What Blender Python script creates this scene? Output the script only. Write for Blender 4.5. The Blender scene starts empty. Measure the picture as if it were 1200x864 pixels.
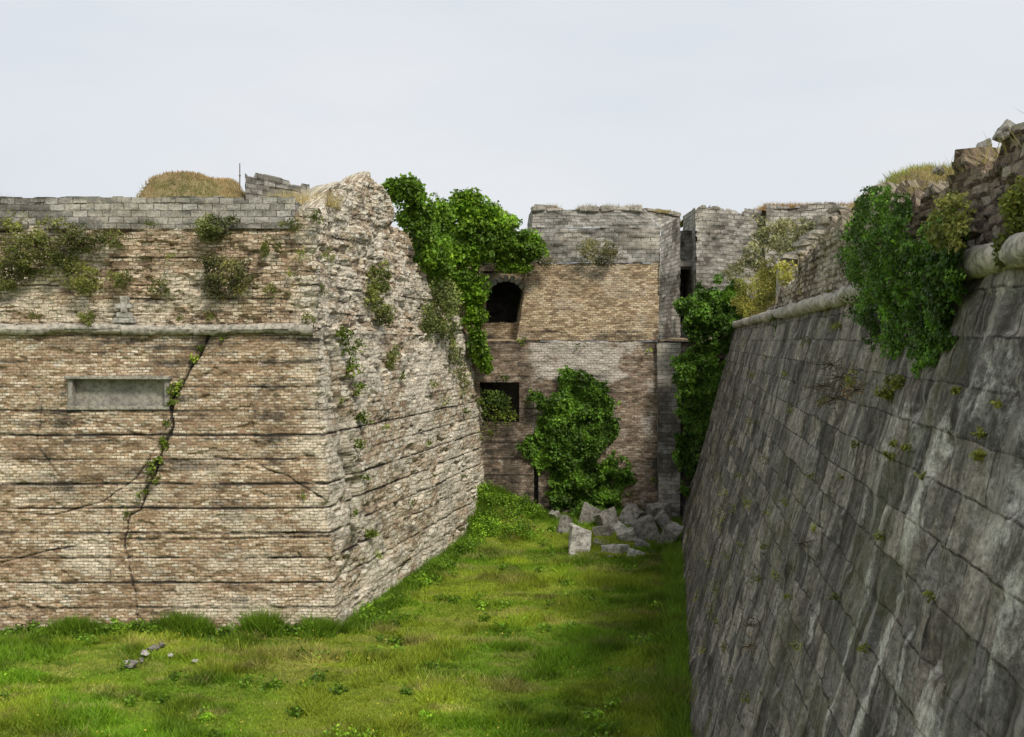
import bpy, bmesh, math, numpy as np
from mathutils import Vector
rng=np.random.default_rng(7)
sc=bpy.context.scene
# ------------------------------------------------------------ noise
def hsh(ix,iy,iz,s=0):
    n=(ix.astype(np.int64)*374761393+iy.astype(np.int64)*668265263+iz.astype(np.int64)*1274126177+s*974711)&0xffffffff
    n=((n^(n>>13))*1103515245)&0xffffffff
    n=((n^(n>>15))*1654435769)&0xffffffff
    n=n^(n>>16)
    return (n&0xffffff)/float(0xffffff)
def vn(x,y,z=0.0,s=0):
    x,y,z=np.broadcast_arrays(np.asarray(x,float),np.asarray(y,float),np.asarray(z,float))
    fx,fy,fz=np.floor(x),np.floor(y),np.floor(z)
    a,b,c=x-fx,y-fy,z-fz
    a=a*a*(3-2*a);b=b*b*(3-2*b);c=c*c*(3-2*c)
    r=0
    for i in (0,1):
        for j in (0,1):
            for k in (0,1):
                r=r+hsh(fx+i,fy+j,fz+k,s)*(a if i else 1-a)*(b if j else 1-b)*(c if k else 1-c)
    return r
def fbm(x,y,z=0.0,o=4,s=0):
    r=0;am=.5;t=0
    for i in range(o):
        f=2.03**i
        r=r+am*vn(np.asarray(x)*f,np.asarray(y)*f,np.asarray(z)*f,s+i*17);t+=am;am*=.5
    return r/t
def ss(a,b,x):
    t=np.clip((x-a)/(b-a),0,1);return t*t*(3-2*t)
# ------------------------------------------------------------ px helpers (authoring)
O=np.array([0,0,10.0])
def at(px,py,Y): return np.array([(px-600)/1200*Y,Y,10-(py-400)/1200*Y])
def hitp(px,py,p0,n):
    px=np.asarray(px,float);py=np.asarray(py,float)
    d=np.stack([(px-600)/1200,np.ones_like(px),-(py-400)/1200],-1)
    t=np.dot(np.asarray(p0)-O,n)/(d@n)
    return O+d*t[...,None]
def nrm(v): v=np.asarray(v,float);return v/np.linalg.norm(v,axis=-1,keepdims=True)
# ------------------------------------------------------------ objects
def empty(name):
    e=bpy.data.objects.new(name,None);sc.collection.objects.link(e);return e
def fast(name,V,F,mat,parent=None,uv=None,col=None,colname='tint',smooth=True):
    V=np.asarray(V,np.float32);F=np.asarray(F,np.int32)
    me=bpy.data.meshes.new(name);k=F.shape[1];nf=len(F)
    me.vertices.add(len(V));me.vertices.foreach_set('co',V.ravel())
    me.loops.add(nf*k);me.loops.foreach_set('vertex_index',F.ravel())
    me.polygons.add(nf);me.polygons.foreach_set('loop_start',np.arange(0,nf*k,k,dtype=np.int32))
    me.polygons.foreach_set('loop_total',np.full(nf,k,np.int32))
    me.polygons.foreach_set('use_smooth',np.full(nf,smooth,bool))
    if uv is not None:
        l=me.uv_layers.new(name='UVMap');l.data.foreach_set('uv',np.asarray(uv,np.float32)[F.ravel()].ravel())
    if col is not None:
        c=me.color_attributes.new(name=colname,type='FLOAT_COLOR',domain='POINT')
        c4=np.ones((len(V),4),np.float32);c4[:,:3]=col;c.data.foreach_set('color',c4.ravel())
    me.update(calc_edges=True);me.validate()
    ob=bpy.data.objects.new(name,me);sc.collection.objects.link(ob)
    if mat: me.materials.append(mat)
    if parent: ob.parent=parent
    return ob
def gridfaces(nv,nu,mask=None):
    i=np.arange(nv*nu).reshape(nv,nu)
    F=np.stack([i[:-1,:-1],i[:-1,1:],i[1:,1:],i[1:,:-1]],-1)
    if mask is not None: F=F[mask]
    return F.reshape(-1,4)
# ------------------------------------------------------------ materials
class NT:
    def __init__(s,name):
        s.m=bpy.data.materials.new(name);s.m.use_nodes=True;s.t=s.m.node_tree;s.t.nodes.clear()
    def n(s,typ,**kw):
        x=s.t.nodes.new(typ)
        for k,v in kw.items(): setattr(x,k,v)
        return x
    def set(s,sock,v):
        if isinstance(v,bpy.types.NodeSocket): s.t.links.new(v,sock)
        else:
            if isinstance(v,tuple) and len(v)==3 and sock.type=='RGBA': v=(*v,1)
            sock.default_value=v
    def noise(s,vec,scale,det=4,rough=.6,out=0):
        x=s.n('ShaderNodeTexNoise');s.set(x.inputs['Vector'],vec);x.inputs['Scale'].default_value=scale
        x.inputs['Detail'].default_value=det;x.inputs['Roughness'].default_value=rough
        return x.outputs[out]
    def ramp(s,f,a,b,va=0.,vb=1.):
        x=s.n('ShaderNodeMapRange');x.interpolation_type='SMOOTHSTEP';s.set(x.inputs[0],f)
        x.inputs[1].default_value=a;x.inputs[2].default_value=b;x.inputs[3].default_value=va;x.inputs[4].default_value=vb
        return x.outputs[0]
    def cramp(s,f,cols):
        x=s.n('ShaderNodeValToRGB');s.set(x.inputs[0],f);e=x.color_ramp.elements
        while len(e)<len(cols): e.new(.5)
        for i,c in enumerate(cols): e[i].position=i/(len(cols)-1);e[i].color=(*c,1)
        return x.outputs[0]
    def mix(s,f,a,b,bt='MIX'):
        x=s.n('ShaderNodeMix',data_type='RGBA',blend_type=bt)
        s.set(x.inputs[0],f);s.set(x.inputs[6],a);s.set(x.inputs[7],b);return x.outputs[2]
    def math(s,op,a,b=0.):
        x=s.n('ShaderNodeMath',operation=op);s.set(x.inputs[0],a);s.set(x.inputs[1],b);return x.outputs[0]
    def vmul(s,v,m):
        x=s.n('ShaderNodeVectorMath',operation='MULTIPLY');s.set(x.inputs[0],v);x.inputs[1].default_value=m;return x.outputs[0]
    def scale(s,v,f):
        x=s.n('ShaderNodeVectorMath',operation='SCALE');s.set(x.inputs[0],v);s.set(x.inputs[3],f);return x.outputs[0]
    def vadd(s,a,b):
        x=s.n('ShaderNodeVectorMath',operation='ADD');s.set(x.inputs[0],a);s.set(x.inputs[1],b);return x.outputs[0]
    def out(s,col,rough=.9,height=None,bs=.5,bd=.03,spec=.2):
        p=s.n('ShaderNodeBsdfPrincipled');s.set(p.inputs['Base Color'],col);s.set(p.inputs['Roughness'],rough)
        p.inputs['Specular IOR Level'].default_value=spec
        if height is not None:
            b=s.n('ShaderNodeBump');b.inputs['Strength'].default_value=bs;b.inputs['Distance'].default_value=bd
            s.set(b.inputs['Height'],height);s.t.links.new(b.outputs[0],p.inputs['Normal'])
        o=s.n('ShaderNodeOutputMaterial');s.t.links.new(p.outputs[0],o.inputs[0]);return s.m
def masonry(name,bw,bh,mort,pal,cm,c3,p3=(.45,.6),pale=(.56,.5,.4),dark=(.055,.047,.038),distort=.03,bd=.03,streak=None,pstretch=(.3,1.,1.),grain=.35,speck=.5,pamt=.7,pfac=.5,warp=.12,spec=.15):
    t=NT(name);uv=t.n('ShaderNodeUVMap',uv_map='UVMap').outputs[0]
    d=t.noise(uv,2.5,3,out=1);d=t.scale(t.vadd(d,(-.5,-.5,-.5)),distort);uvd=t.vadd(uv,d)
    d=t.noise(uv,.45,2,out=1);uvd=t.vadd(uvd,t.scale(t.vadd(d,(-.5,-.5,-.5)),warp))
    b=t.n('ShaderNodeTexBrick');t.set(b.inputs['Vector'],uvd);t.set(b.inputs['Color1'],(0.,0.,0.));t.set(b.inputs['Color2'],(1.,1.,1.));t.set(b.inputs['Mortar'],(.5,.5,.5))
    b.inputs['Scale'].default_value=1;b.inputs['Mortar Size'].default_value=mort;b.inputs['Mortar Smooth'].default_value=.35
    b.inputs['Brick Width'].default_value=bw;b.inputs['Row Height'].default_value=bh
    fac=t.math('MULTIPLY',b.outputs[1],t.ramp(t.noise(uv,3.2,5,.7),.36,.58,.2,1.))
    rv=t.math('ADD',b.outputs[0],t.math('MULTIPLY',t.math('SUBTRACT',t.noise(uv,1.6,6,.78),.5),1.3))
    col=t.cramp(rv,pal);col=t.mix(fac,col,cm)
    big=t.ramp(t.noise(t.vmul(uv,pstretch),.9,7,.7),*p3)
    col=t.mix(t.math('MULTIPLY',big,pamt),col,t.mix(fac,c3,t.mix(.5,cm,c3)))
    fine=t.noise(uv,11,7,.75)
    g=t.ramp(fine,.28,.72,1-grain,1+grain)
    col=t.scale(col,g)
    sp_=t.ramp(t.noise(t.vmul(uv,(1.,2.2,1.)),6.5,7,.78),.54,.65)
    col=t.mix(t.math('MULTIPLY',sp_,speck),col,dark)
    if streak:
        for (sx,sy,a,bb,sc_,amt) in streak:
            f=t.ramp(t.noise(t.vmul(uv,(sx,sy,1)),1.,4,.55),a,bb)
            f=t.math('MULTIPLY',f,t.ramp(t.noise(uv,1.1,7,.75),.32,.62))
            col=t.mix(t.math('MULTIPLY',f,amt),col,sc_)
    at_=t.n('ShaderNodeAttribute',attribute_name='tint');sp=t.n('ShaderNodeSeparateColor');t.t.links.new(at_.outputs[0],sp.inputs[0])
    R,G,B=sp.outputs
    mid=t.noise(uv,4,7,.8)
    fG=t.ramp(t.math('ADD',G,t.math('MULTIPLY',t.math('SUBTRACT',mid,.5),2.0)),.3,.75)
    col=t.mix(t.math('MULTIPLY',fG,.72),col,t.scale(t.mix(fac,pale,(pale[0]*pfac,pale[1]*pfac*.93,pale[2]*pfac*.85)),g))
    fB=t.ramp(t.math('ADD',B,t.math('SUBTRACT',mid,.5)),.3,.8)
    col=t.mix(t.math('MULTIPLY',fB,.8),col,t.mix(fine,(.05,.055,.015),(.16,.15,.06)))
    fR=t.ramp(t.math('ADD',R,t.math('MULTIPLY',t.math('SUBTRACT',mid,.5),1.4)),.12,1.)
    col=t.mix(fR,col,dark)
    h=t.math('ADD',t.math('MULTIPLY',t.math('SUBTRACT',1.,fac),.6),t.math('MULTIPLY',fine,.9))
    return t.out(col,.95,h,1.,bd,spec)
W1=[(.26,.165,.095),(.44,.31,.19),(.60,.465,.31),(.70,.575,.415),(.80,.715,.57)]
M_brick=masonry('brick_masonry',.26,.10,.015,W1,(.26,.205,.145),(.31,.205,.125),(.45,.62),bd=.05,grain=.45,speck=.68,pamt=.68,pale=(.78,.70,.55),distort=.07,pstretch=(.45,1.5,1))
M_upper=masonry('weathered_brick',.33,.135,.018,[(.26,.18,.115),(.50,.37,.245),(.67,.53,.375),(.76,.66,.50)],(.20,.155,.11),(.33,.235,.15),(.48,.66),distort=.18,bd=.07,speck=.78,pamt=.6,pale=(.76,.68,.54),pfac=.6,grain=.45,warp=.2)
M_side=masonry('rubble_masonry',.44,.19,.024,[(.38,.275,.18),(.61,.49,.35),(.74,.655,.50),(.80,.75,.64)],(.26,.205,.145),(.46,.325,.21),(.52,.66),distort=.3,bd=.09,speck=.8,pamt=.6,pale=(.82,.76,.64),pfac=.75,grain=.45,warp=.3)
M_grey=masonry('grey_ashlar',.52,.24,.018,[(.20,.19,.165),(.30,.285,.255),(.40,.38,.34),(.49,.465,.42)],(.13,.12,.10),(.17,.155,.13),(.5,.66),distort=.1,bd=.06,speck=.75,pamt=.6,warp=.15,pfac=.65)
M_tbrick=masonry('tower_brick',.30,.125,.017,[(.25,.17,.10),(.42,.31,.195),(.56,.435,.275),(.65,.54,.38)],(.24,.19,.13),(.28,.20,.125),(.47,.64),distort=.12,bd=.06,speck=.75,pamt=.7,warp=.2,grain=.45)
M_back=masonry('stained_brick',.32,.135,.02,[(.17,.12,.08),(.31,.22,.155),(.41,.32,.24),(.50,.43,.34)],(.29,.245,.195),(.15,.11,.08),(.47,.64),pale=(.68,.63,.56),distort=.15,bd=.06,speck=.7,pamt=.65,pfac=.65,warp=.2,grain=.45,
   streak=[(1.4,.12,.46,.66,(.06,.05,.042),.6)])
M_block=masonry('streaked_ashlar',1.15,.52,.014,[(.12,.115,.105),(.20,.188,.168),(.29,.265,.23),(.42,.37,.315)],(.06,.052,.045),(.34,.28,.23),(.52,.68),pale=(.66,.63,.57),distort=.06,bd=.045,grain=.6,pstretch=(1,.5,1),speck=.78,warp=.1,pfac=.6,spec=.08,
   streak=[(2.2,.12,.42,.60,(.045,.04,.034),.75),(6.,.25,.45,.64,(.05,.044,.036),.6),(15,.7,.48,.66,(.055,.048,.04),.45),(3.4,.16,.53,.66,(.50,.47,.42),.5),(9,.5,.55,.70,(.46,.43,.385),.4)])
M_rubR=masonry('parapet_rubble',.36,.15,.028,[(.16,.12,.09),(.28,.22,.16),(.41,.34,.26),(.53,.465,.38)],(.09,.07,.055),(.24,.165,.105),(.47,.62),distort=.22,bd=.07,speck=.7,warp=.2)
def stone(name,c1,c2,c3,sc_=3.,bd=.03):
    t=NT(name);g=t.n('ShaderNodeNewGeometry').outputs['Position']
    a=t.ramp(t.noise(g,sc_*.4,6,.65),.4,.6);b=t.ramp(t.noise(g,sc_*2.5,7,.75),.45,.6)
    col=t.mix(a,c1,c2);col=t.mix(t.math('MULTIPLY',b,.75),col,c3)
    return t.out(col,.92,t.noise(g,sc_*2,8,.7),.9,bd)
M_cord=stone('cordon_stone',(.52,.475,.40),(.38,.345,.29),(.13,.12,.10),2.5)
M_plaq=stone('plaque_stone',(.38,.35,.30),(.28,.26,.23),(.15,.14,.12),2.5,.015)
M_rock=stone('rock_stone',(.40,.38,.335),(.27,.25,.22),(.09,.08,.07),1.8,.15)
M_rockl=stone('pale_rock',(.72,.69,.63),(.54,.51,.46),(.17,.155,.13),1.8,.15)
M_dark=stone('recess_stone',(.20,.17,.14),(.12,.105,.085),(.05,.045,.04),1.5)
def leafmat(name,tr=.3):
    t=NT(name);c=t.n('ShaderNodeAttribute',attribute_name='col').outputs[0]
    p=t.n('ShaderNodeBsdfPrincipled');t.set(p.inputs['Base Color'],c);p.inputs['Roughness'].default_value=.5;p.inputs['Specular IOR Level'].default_value=.3
    q=t.n('ShaderNodeBsdfTranslucent');t.set(q.inputs[0],c)
    m=t.n('ShaderNodeMixShader');m.inputs[0].default_value=tr;t.t.links.new(p.outputs[0],m.inputs[1]);t.t.links.new(q.outputs[0],m.inputs[2])
    o=t.n('ShaderNodeOutputMaterial');t.t.links.new(m.outputs[0],o.inputs[0]);return t.m
M_leaf=leafmat('leaf');M_blade=leafmat('grass_blade',.45)
def earthmat(name,c1,c2,c3):
    t=NT(name);g=t.n('ShaderNodeNewGeometry').outputs['Position']
    a=t.ramp(t.noise(g,.18,6,.65),.4,.6);b=t.ramp(t.noise(g,2.2,6,.7),.4,.62)
    col=t.mix(a,c1,c2);col=t.mix(b,col,c3)
    return t.out(col,1.,t.noise(g,6,6,.7),1.,.08)
M_ground=earthmat('grass_ground',(.19,.28,.025),(.27,.31,.04),(.14,.19,.02))
M_earth=earthmat('dry_earth',(.32,.25,.13),(.26,.20,.10),(.16,.14,.06))
# ------------------------------------------------------------ generic builders
def pdist(X,Z,pl):
    d=np.full(X.shape,1e9)
    for (x0,z0),(x1,z1) in zip(pl[:-1],pl[1:]):
        dx,dz=x1-x0,z1-z0;t=np.clip(((X-x0)*dx+(Z-z0)*dz)/(dx*dx+dz*dz),0,1)
        d=np.minimum(d,np.hypot(X-x0-t*dx,Z-z0-t*dz))
    return d
def blocky(u,v,bw,bh,amp,s=0):
    r=np.floor(v/bh);off=np.where(np.mod(r,2)==0,bw*.5,0)
    return (hsh(np.floor((u+off)/bw),r,r*0,s)-.5)*amp
def quad_wall(name,A,B,C,D,mat,parent,res=.12,amp=.05,blk=(.5,.24,.04),tint=None,hole=None,ragged=0.,seed=0,smooth=True):
    A,B,C,D=[np.asarray(p,float) for p in (A,B,C,D)]
    L=max(np.linalg.norm(B-A),np.linalg.norm(C-D));H=max(np.linalg.norm(D-A),np.linalg.norm(C-B))
    nu=max(2,int(L/res)+1);nv=max(2,int(H/res)+1)
    s,t=np.meshgrid(np.linspace(0,1,nu),np.linspace(0,1,nv))
    if ragged>0:
        uu=s[0]*L;rg=fbm(uu*.9,uu*0+seed,0,4,seed);rg=np.floor((rg-.35)*ragged*6)/6
        rg=np.clip(rg+.15*ragged*hsh(np.floor(uu/.4),uu*0,uu*0,seed),0,None)
        t2=t*(1-rg/H)[None,:]
    else: t2=t
    S=s[...,None];T=t2[...,None]
    P=(A*(1-S)+B*S)*(1-T)+(D*(1-S)+C*S)*T
    N=nrm(np.cross(B-A,D-A))
    U=s*L;V=t2*H+ (A[2] if abs(N[2])<.7 else 0)
    dd=(fbm(U*.7,V*.7,seed,5,seed)-.5)*amp*3+blocky(U,V,*blk,seed)
    P=P+N*dd[...,None]
    tn=np.zeros(P.shape) if tint is None else tint(U,V,P)
    mask=None
    if hole is not None:
        Pc=(P[:-1,:-1]+P[1:,1:])/2;mask=~hole(Pc)
    return fast(name,P.reshape(-1,3),gridfaces(nv,nu,mask),mat,parent,np.stack([U,V],-1).reshape(-1,2),tn.reshape(-1,3),smooth=smooth)
def box(name,c,d,mat,parent=None,bev=.02,rot=0,rx=0,jit=0.):
    bm=bmesh.new();bmesh.ops.create_cube(bm,size=1)
    for v in bm.verts:
        v.co.x*=d[0];v.co.y*=d[1];v.co.z*=d[2]
        if jit: v.co+=Vector(rng.uniform(-jit,jit,3))
    if bev: bmesh.ops.bevel(bm,geom=bm.edges[:],offset=bev,segments=2,affect='EDGES')
    me=bpy.data.meshes.new(name);bm.to_mesh(me);bm.free();me.materials.append(mat)
    ob=bpy.data.objects.new(name,me);sc.collection.objects.link(ob);ob.location=c;ob.rotation_euler=(rx,0,rot)
    if parent: ob.parent=parent
    return ob
def cordon(name,p0,p1,r,mat,parent,seed=0):
    p0,p1=np.array(p0,float),np.array(p1,float);L=np.linalg.norm(p1-p0);d=(p1-p0)/L
    n=int(L/.05);side=nrm(np.cross(d,[0,0,1]));up=np.array([0,0,1.])
    s=np.linspace(0,L,n);a=np.linspace(0,2*np.pi,17)
    S,Aa=np.meshgrid(s,a,indexing='ij')
    blk=np.floor(S/1.25);ed=np.abs((S/1.25)%1-.5)
    R=r*(1+.12*(hsh(blk,blk*0,blk*0,seed)-.5))*(1-.22*(ed>.475))*(1+.4*(fbm(S*2,Aa*2,0,5,seed)-.5))
    R=R*np.where(fbm(S*.7,Aa*.4+3,0,3,seed+4)>.66,.75,1)
    oz=(hsh(blk,blk*0+5,blk*0,seed)-.5)*.05
    P=p0+d*S[...,None]+side*(R*np.cos(Aa))[...,None]+up*(R*np.sin(Aa)+oz)[...,None]
    return fast(name,P.reshape(-1,3),gridfaces(n,17),mat,parent,smooth=True)
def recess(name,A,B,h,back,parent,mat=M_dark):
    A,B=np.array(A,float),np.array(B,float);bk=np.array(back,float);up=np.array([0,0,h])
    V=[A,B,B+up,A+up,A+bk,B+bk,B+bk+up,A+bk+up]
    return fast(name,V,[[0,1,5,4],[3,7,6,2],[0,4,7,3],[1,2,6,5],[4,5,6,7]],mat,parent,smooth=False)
# ------------------------------------------------------------ foliage
GREEN=(.085,.185,.018)
def leaves(name,P,N,size,col,parent=None,var=.5,droop=.5,wide=.42,clump=1.2,cvar=.6,seed=1,mat=None,rnd=.8):
    n=len(P);r=np.random.default_rng(seed+n)
    nn=nrm(N*1.0+r.normal(size=(n,3))*rnd)
    t=r.normal(size=(n,3));t[:,2]-=droop*2;t=nrm(t-nn*(t*nn).sum(1,keepdims=True));s=np.cross(nn,t)
    l=(size*r.uniform(.55,1.35,n))[:,None]
    V=np.stack([P,P+t*l*.45+s*l*wide+nn*l*.10,P+t*l,P+t*l*.45-s*l*wide+nn*l*.10],1).reshape(-1,3)
    F=np.arange(n*4).reshape(n,4)
    cl=fbm(P[:,0]*clump,P[:,1]*clump,P[:,2]*clump,3,seed)
    b=np.exp((cl-.5)*cvar*4)*r.uniform(1-var,1+var,n)
    c=np.array(col)[None,:]*b[:,None]
    yl=np.clip(r.normal(.15,.25,n)+(cl-.5),0,1)[:,None]
    c=c*(1-yl*.5)+np.array([c[:,0]*2.2+.01,c[:,1]*1.5,c[:,2]*1.1]).T*yl*.5
    c=np.repeat(np.clip(c,0,.8),4,0)
    return fast(name,V,F,mat or M_leaf,parent,None,c,'col',smooth=False)
def blob(c,r,n,clumps=22,sub=.33,seed=0):
    g=np.random.default_rng(seed+int(abs(c[0])*31+abs(c[2])*17))
    d=nrm(g.normal(size=(clumps,3)));cc=d*g.uniform(.35,.95,(clumps,1))
    cr=sub*g.uniform(.55,1.35,clumps)
    i=g.integers(0,clumps,n);dd=nrm(g.normal(size=(n,3)));rr=g.uniform(.55,1.05,(n,1))**.6
    p=cc[i]+dd*rr*cr[i][:,None]
    return np.array(c)+p*np.array(r),nrm(dd+cc[i]*.6)
def blobs(lst,seed=0,**k):
    a=[blob(*b,seed=seed+i,**k) for i,b in enumerate(lst)]
    return np.concatenate([x[0] for x in a]),np.concatenate([x[1] for x in a])
def inpoly(x,y,poly):
    c=np.zeros(x.shape,bool);n=len(poly)
    for i in range(n):
        x0,y0=poly[i];x1,y1=poly[i-1]
        if y0==y1: continue
        c^=((y0>y)!=(y1>y))&(x<(x1-x0)*(y-y0)/(y1-y0)+x0)
    return c
def ivy(poly,p0,n,count,thick,seed=0,edge=14,nscale=.9):
    g=np.random.default_rng(seed+99);poly=np.array(poly,float);lo=poly.min(0)-edge;hi=poly.max(0)+edge
    x=g.uniform(lo[0],hi[0],count*4);y=g.uniform(lo[1],hi[1],count*4)
    jx=x+(fbm(x*.05,y*.05,0,4,seed)-.5)*edge*4;jy=y+(fbm(x*.05,y*.05,9,4,seed+5)-.5)*edge*4
    k=inpoly(jx,jy,poly);x=x[k][:count];y=y[k][:count]
    n=nrm(n);P=hitp(x,y,p0,n)
    cl=fbm(P[:,0]*nscale,P[:,1]*nscale,P[:,2]*nscale,3,seed+2);cl=ss(.3,.7,cl)
    P=P+n*(thick*cl*g.uniform(.5,1.,len(P))+.03)[:,None]
    e=.08/nscale*3
    dx=fbm((P[:,0]+e)*nscale,P[:,1]*nscale,P[:,2]*nscale,2,seed+2)-fbm((P[:,0]-e)*nscale,P[:,1]*nscale,P[:,2]*nscale,2,seed+2)
    dz=fbm(P[:,0]*nscale,P[:,1]*nscale,(P[:,2]+e)*nscale,2,seed+2)-fbm(P[:,0]*nscale,P[:,1]*nscale,(P[:,2]-e)*nscale,2,seed+2)
    N=n[None,:]+np.stack([-dx*3,dx*0,-dz*3+.25],1)
    return P,nrm(N)
def blades(name,P,h,w,col,parent=None,lean=.35,seed=0,var=.35,cs=.5):
    n=len(P);g=np.random.default_rng(seed+n)
    a=g.uniform(0,2*np.pi,n);s=np.stack([np.cos(a),np.sin(a),a*0],1)
    hh=np.asarray(h)*g.uniform(.5,1.3,n);ww=w*g.uniform(.6,1.3,n)
    tip=P+np.stack([g.normal(0,lean,n)*hh,g.normal(0,lean,n)*hh,hh],1)
    V=np.stack([P-s*ww[:,None]/2,P+s*ww[:,None]/2,tip],1).reshape(-1,3)
    c=np.asarray(col)
    if c.ndim==1: c=np.tile(c,(n,1))
    cl=fbm(P[:,0]*cs,P[:,1]*cs,0,3,seed);c=c*(np.exp((cl-.5)*.9)*g.uniform(1-var,1+var,n))[:,None]
    return fast(name,V,np.arange(n*3).reshape(n,3),M_blade,parent,None,np.repeat(c,3,0),'col',smooth=False)
# ============================================================ GROUND
def gh(x,y):
    return .4*(fbm(x*.15,y*.15,0,4,3)-.5)+.22*(fbm(x*.8,y*.8,0,4,5)-.5)+2.0*np.exp(-((x+1.6)**2/7+(y-55.5)**2/10))+.5*np.exp(-((x-6)**2/12+(y-55)**2/8))
xs=np.concatenate([np.linspace(-900,-45,12),np.linspace(-42,14,160),np.linspace(18,900,12)])
ys=np.concatenate([np.linspace(-300,0,8),np.linspace(4,60,160),np.linspace(70,1500,14)])
X,Y=np.meshgrid(xs,ys);fade=ss(60,45,np.abs(X))*ss(80,60,Y)
G=np.stack([X,Y,gh(X,Y)*fade],-1)
fast('ground',G.reshape(-1,3),gridfaces(len(ys),len(xs)),M_ground)
par=lambda Y:3.5+.155*Y
n=540000
y=24+34*rng.random(n)**1.25;x=rng.uniform(-22,10.5,n)
side_x=-6+.231*(y-35.1)
ok=((y<35.0)|(x>side_x-.1))&(x<.6+.155*y)
rub=np.exp(-((x+12.6)**2/1.6+(y-31.8)**2/1.2))
ok&=rng.random(n)>rub*.9
x,y=x[ok],y[ok]
P=np.stack([x,y,gh(x,y)-.02],1)
pt=fbm(x*.22,y*.35,0,5,11)
yl=ss(.40,.60,pt)[:,None]
c=np.array([.21,.37,.022])*(1-yl)+np.array([.40,.49,.045])*yl
st=ss(.55,.68,fbm(x*.6,y*1.6,0,5,19))[:,None]*.65;c=c*(1-st)+np.array([.54,.48,.17])*st
dk=ss(.54,.66,fbm(x*.9,y*1.3,4,5,23))[:,None]*.38;c=c*(1-dk)
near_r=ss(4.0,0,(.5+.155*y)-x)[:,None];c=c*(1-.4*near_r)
h=.08+.26*ss(.45,.78,fbm(x*.9,y*.9,3,5,2))+.14*near_r[:,0]
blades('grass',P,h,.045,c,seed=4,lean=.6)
wx=rng.uniform(-20,-6,14000);wy=35.02-np.abs(rng.normal(0,.25,14000));wh=.12+.65*ss(.38,.72,fbm(wx*.8,wy*.5,0,5,8))
sy=rng.uniform(35,55,9000);sx=-6+.231*(sy-35.1)+np.abs(rng.normal(0,.35,9000))+.05
ry=rng.uniform(24,55,14000);rx=.45+.155*ry-np.abs(rng.normal(0,.3,14000))
bx=rng.uniform(-1.5,8,7000);by=55.6-np.abs(rng.normal(0,.6,7000))
wh=np.concatenate([wh,np.full(len(sx)+len(rx)+len(bx),.40)])
wx=np.concatenate([wx,sx,rx,bx]);wy=np.concatenate([wy,sy,ry,by])
blades('weeds',np.stack([wx,wy,gh(wx,wy)],1),wh,.05,(.17,.29,.024),seed=6,cs=1.2,lean=.45)
L=[]
for i in range(150):
    yy=rng.uniform(25,54);xx=rng.uniform(-16,.155*yy-.3)
    if yy>34.5 and xx<-6+.231*(yy-35)+.5: continue
    L.append(((xx,yy,float(gh(xx,yy))+.1),(rng.uniform(.15,.5),)*2+(rng.uniform(.1,.24),),90))
for i in range(50):
    t=rng.random();yy=35.5+19*t;L.append(((-5.7+.231*(yy-35.1)+rng.random()*.5,yy,float(gh(-5+.231*(yy-35),yy))+.15),(rng.uniform(.2,.6),rng.uniform(.3,.7),rng.uniform(.15,.45)),220))
for i in range(26):
    xx=rng.uniform(-17,-6.2);L.append(((xx,34.8,float(gh(xx,34.8))+.15),(rng.uniform(.25,.6),.25,rng.uniform(.12,.36)),170))
for i in range(22):
    xx=rng.uniform(-3,2.);yy=rng.uniform(51,55);L.append(((xx,yy,float(gh(xx,yy))+.25),(.7,.6,.45),380))
P,N=blobs(L,5,clumps=9,sub=.5);leaves('meadow_weeds',P,N,.10,(.15,.29,.022),droop=0,seed=3)
n=900;x=rng.uniform(-14,4,n);y=rng.uniform(25,38,n);k=(y<34.8)&(x<.155*y)&(fbm(x*.4,y*.4,0,3,77)>.48);x,y=x[k],y[k]
leaves('wild_flowers',np.stack([x,y,gh(x,y)+.24],1),np.tile([0,0,1.],(len(x),1)),.05,(.65,.55,.08),droop=0,clump=.1,cvar=0,var=.2)
# ============================================================ BRICK BASTION (left)
BA=empty('brick_bastion')
HB=10.4
sd=nrm([.231,1,0])
def corner(v): return np.stack([-6-.9*v/HB,35.1+1.1*v/HB,v],-1)
Nf=nrm([0,-1,.106]);Ns=nrm([sd[1],-sd[0],.09])
def bpos(U,V,up=False):
    C=corner(np.minimum(V,HB));C[...,2]=V
    if up:C=C+np.array([0,.12,0])
    F=C+np.stack([np.minimum(U,0),U*0,U*0],-1)
    P=F+np.maximum(U,0)[...,None]*sd
    w=ss(-.25,.25,U)[...,None]
    return P,nrm(Nf*(1-w)+Ns*w)
def fp(px,py):
    p=hitp(px,py,(-6,35.1,0),Nf);return (p[0],p[2])
cr1=[fp(*q) for q in [(246,390),(236,415),(224,430),(212,455),(200,470),(203,500),(192,522),(186,545),(172,572),(164,598),(150,605),(145,640)]]
cr2=[fp(*q) for q in [(145,640),(158,690),(162,745)]]
crs=[[(0,600),(60,604),(120,588),(160,560),(190,515)],[(0,660),(60,645),(130,632),(250,632),(400,628)],[(250,535),(290,540),(340,560),(400,600),(412,640)],
 [(20,430),(50,470),(42,520),(70,560)],[(300,400),(310,450),(290,480),(300,520)],[(130,580),(126,640),(134,720)],[(340,610),(352,660),(345,730)],[(0,480),(70,486),(140,500),(190,520)]]
crs=[[fp(*q) for q in l] for l in crs]
us=np.concatenate([np.arange(-40,-14,.4),np.arange(-14,-.5,.045),np.arange(-.5,.5,.04),np.arange(.5,21.6,.07)])
vs=np.linspace(0,HB,320);U,V=np.meshgrid(us,vs)
P,N=bpos(U,V)
Xw=P[...,0]
gy=V+.05*(fbm(U*.3,U*0,0,4,2)-.5)+.03*(fbm(U*3,U*0,0,3,22)-.5)
gid=np.round(gy/.84)
gph=np.abs(gy/.84-gid)*.84
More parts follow.
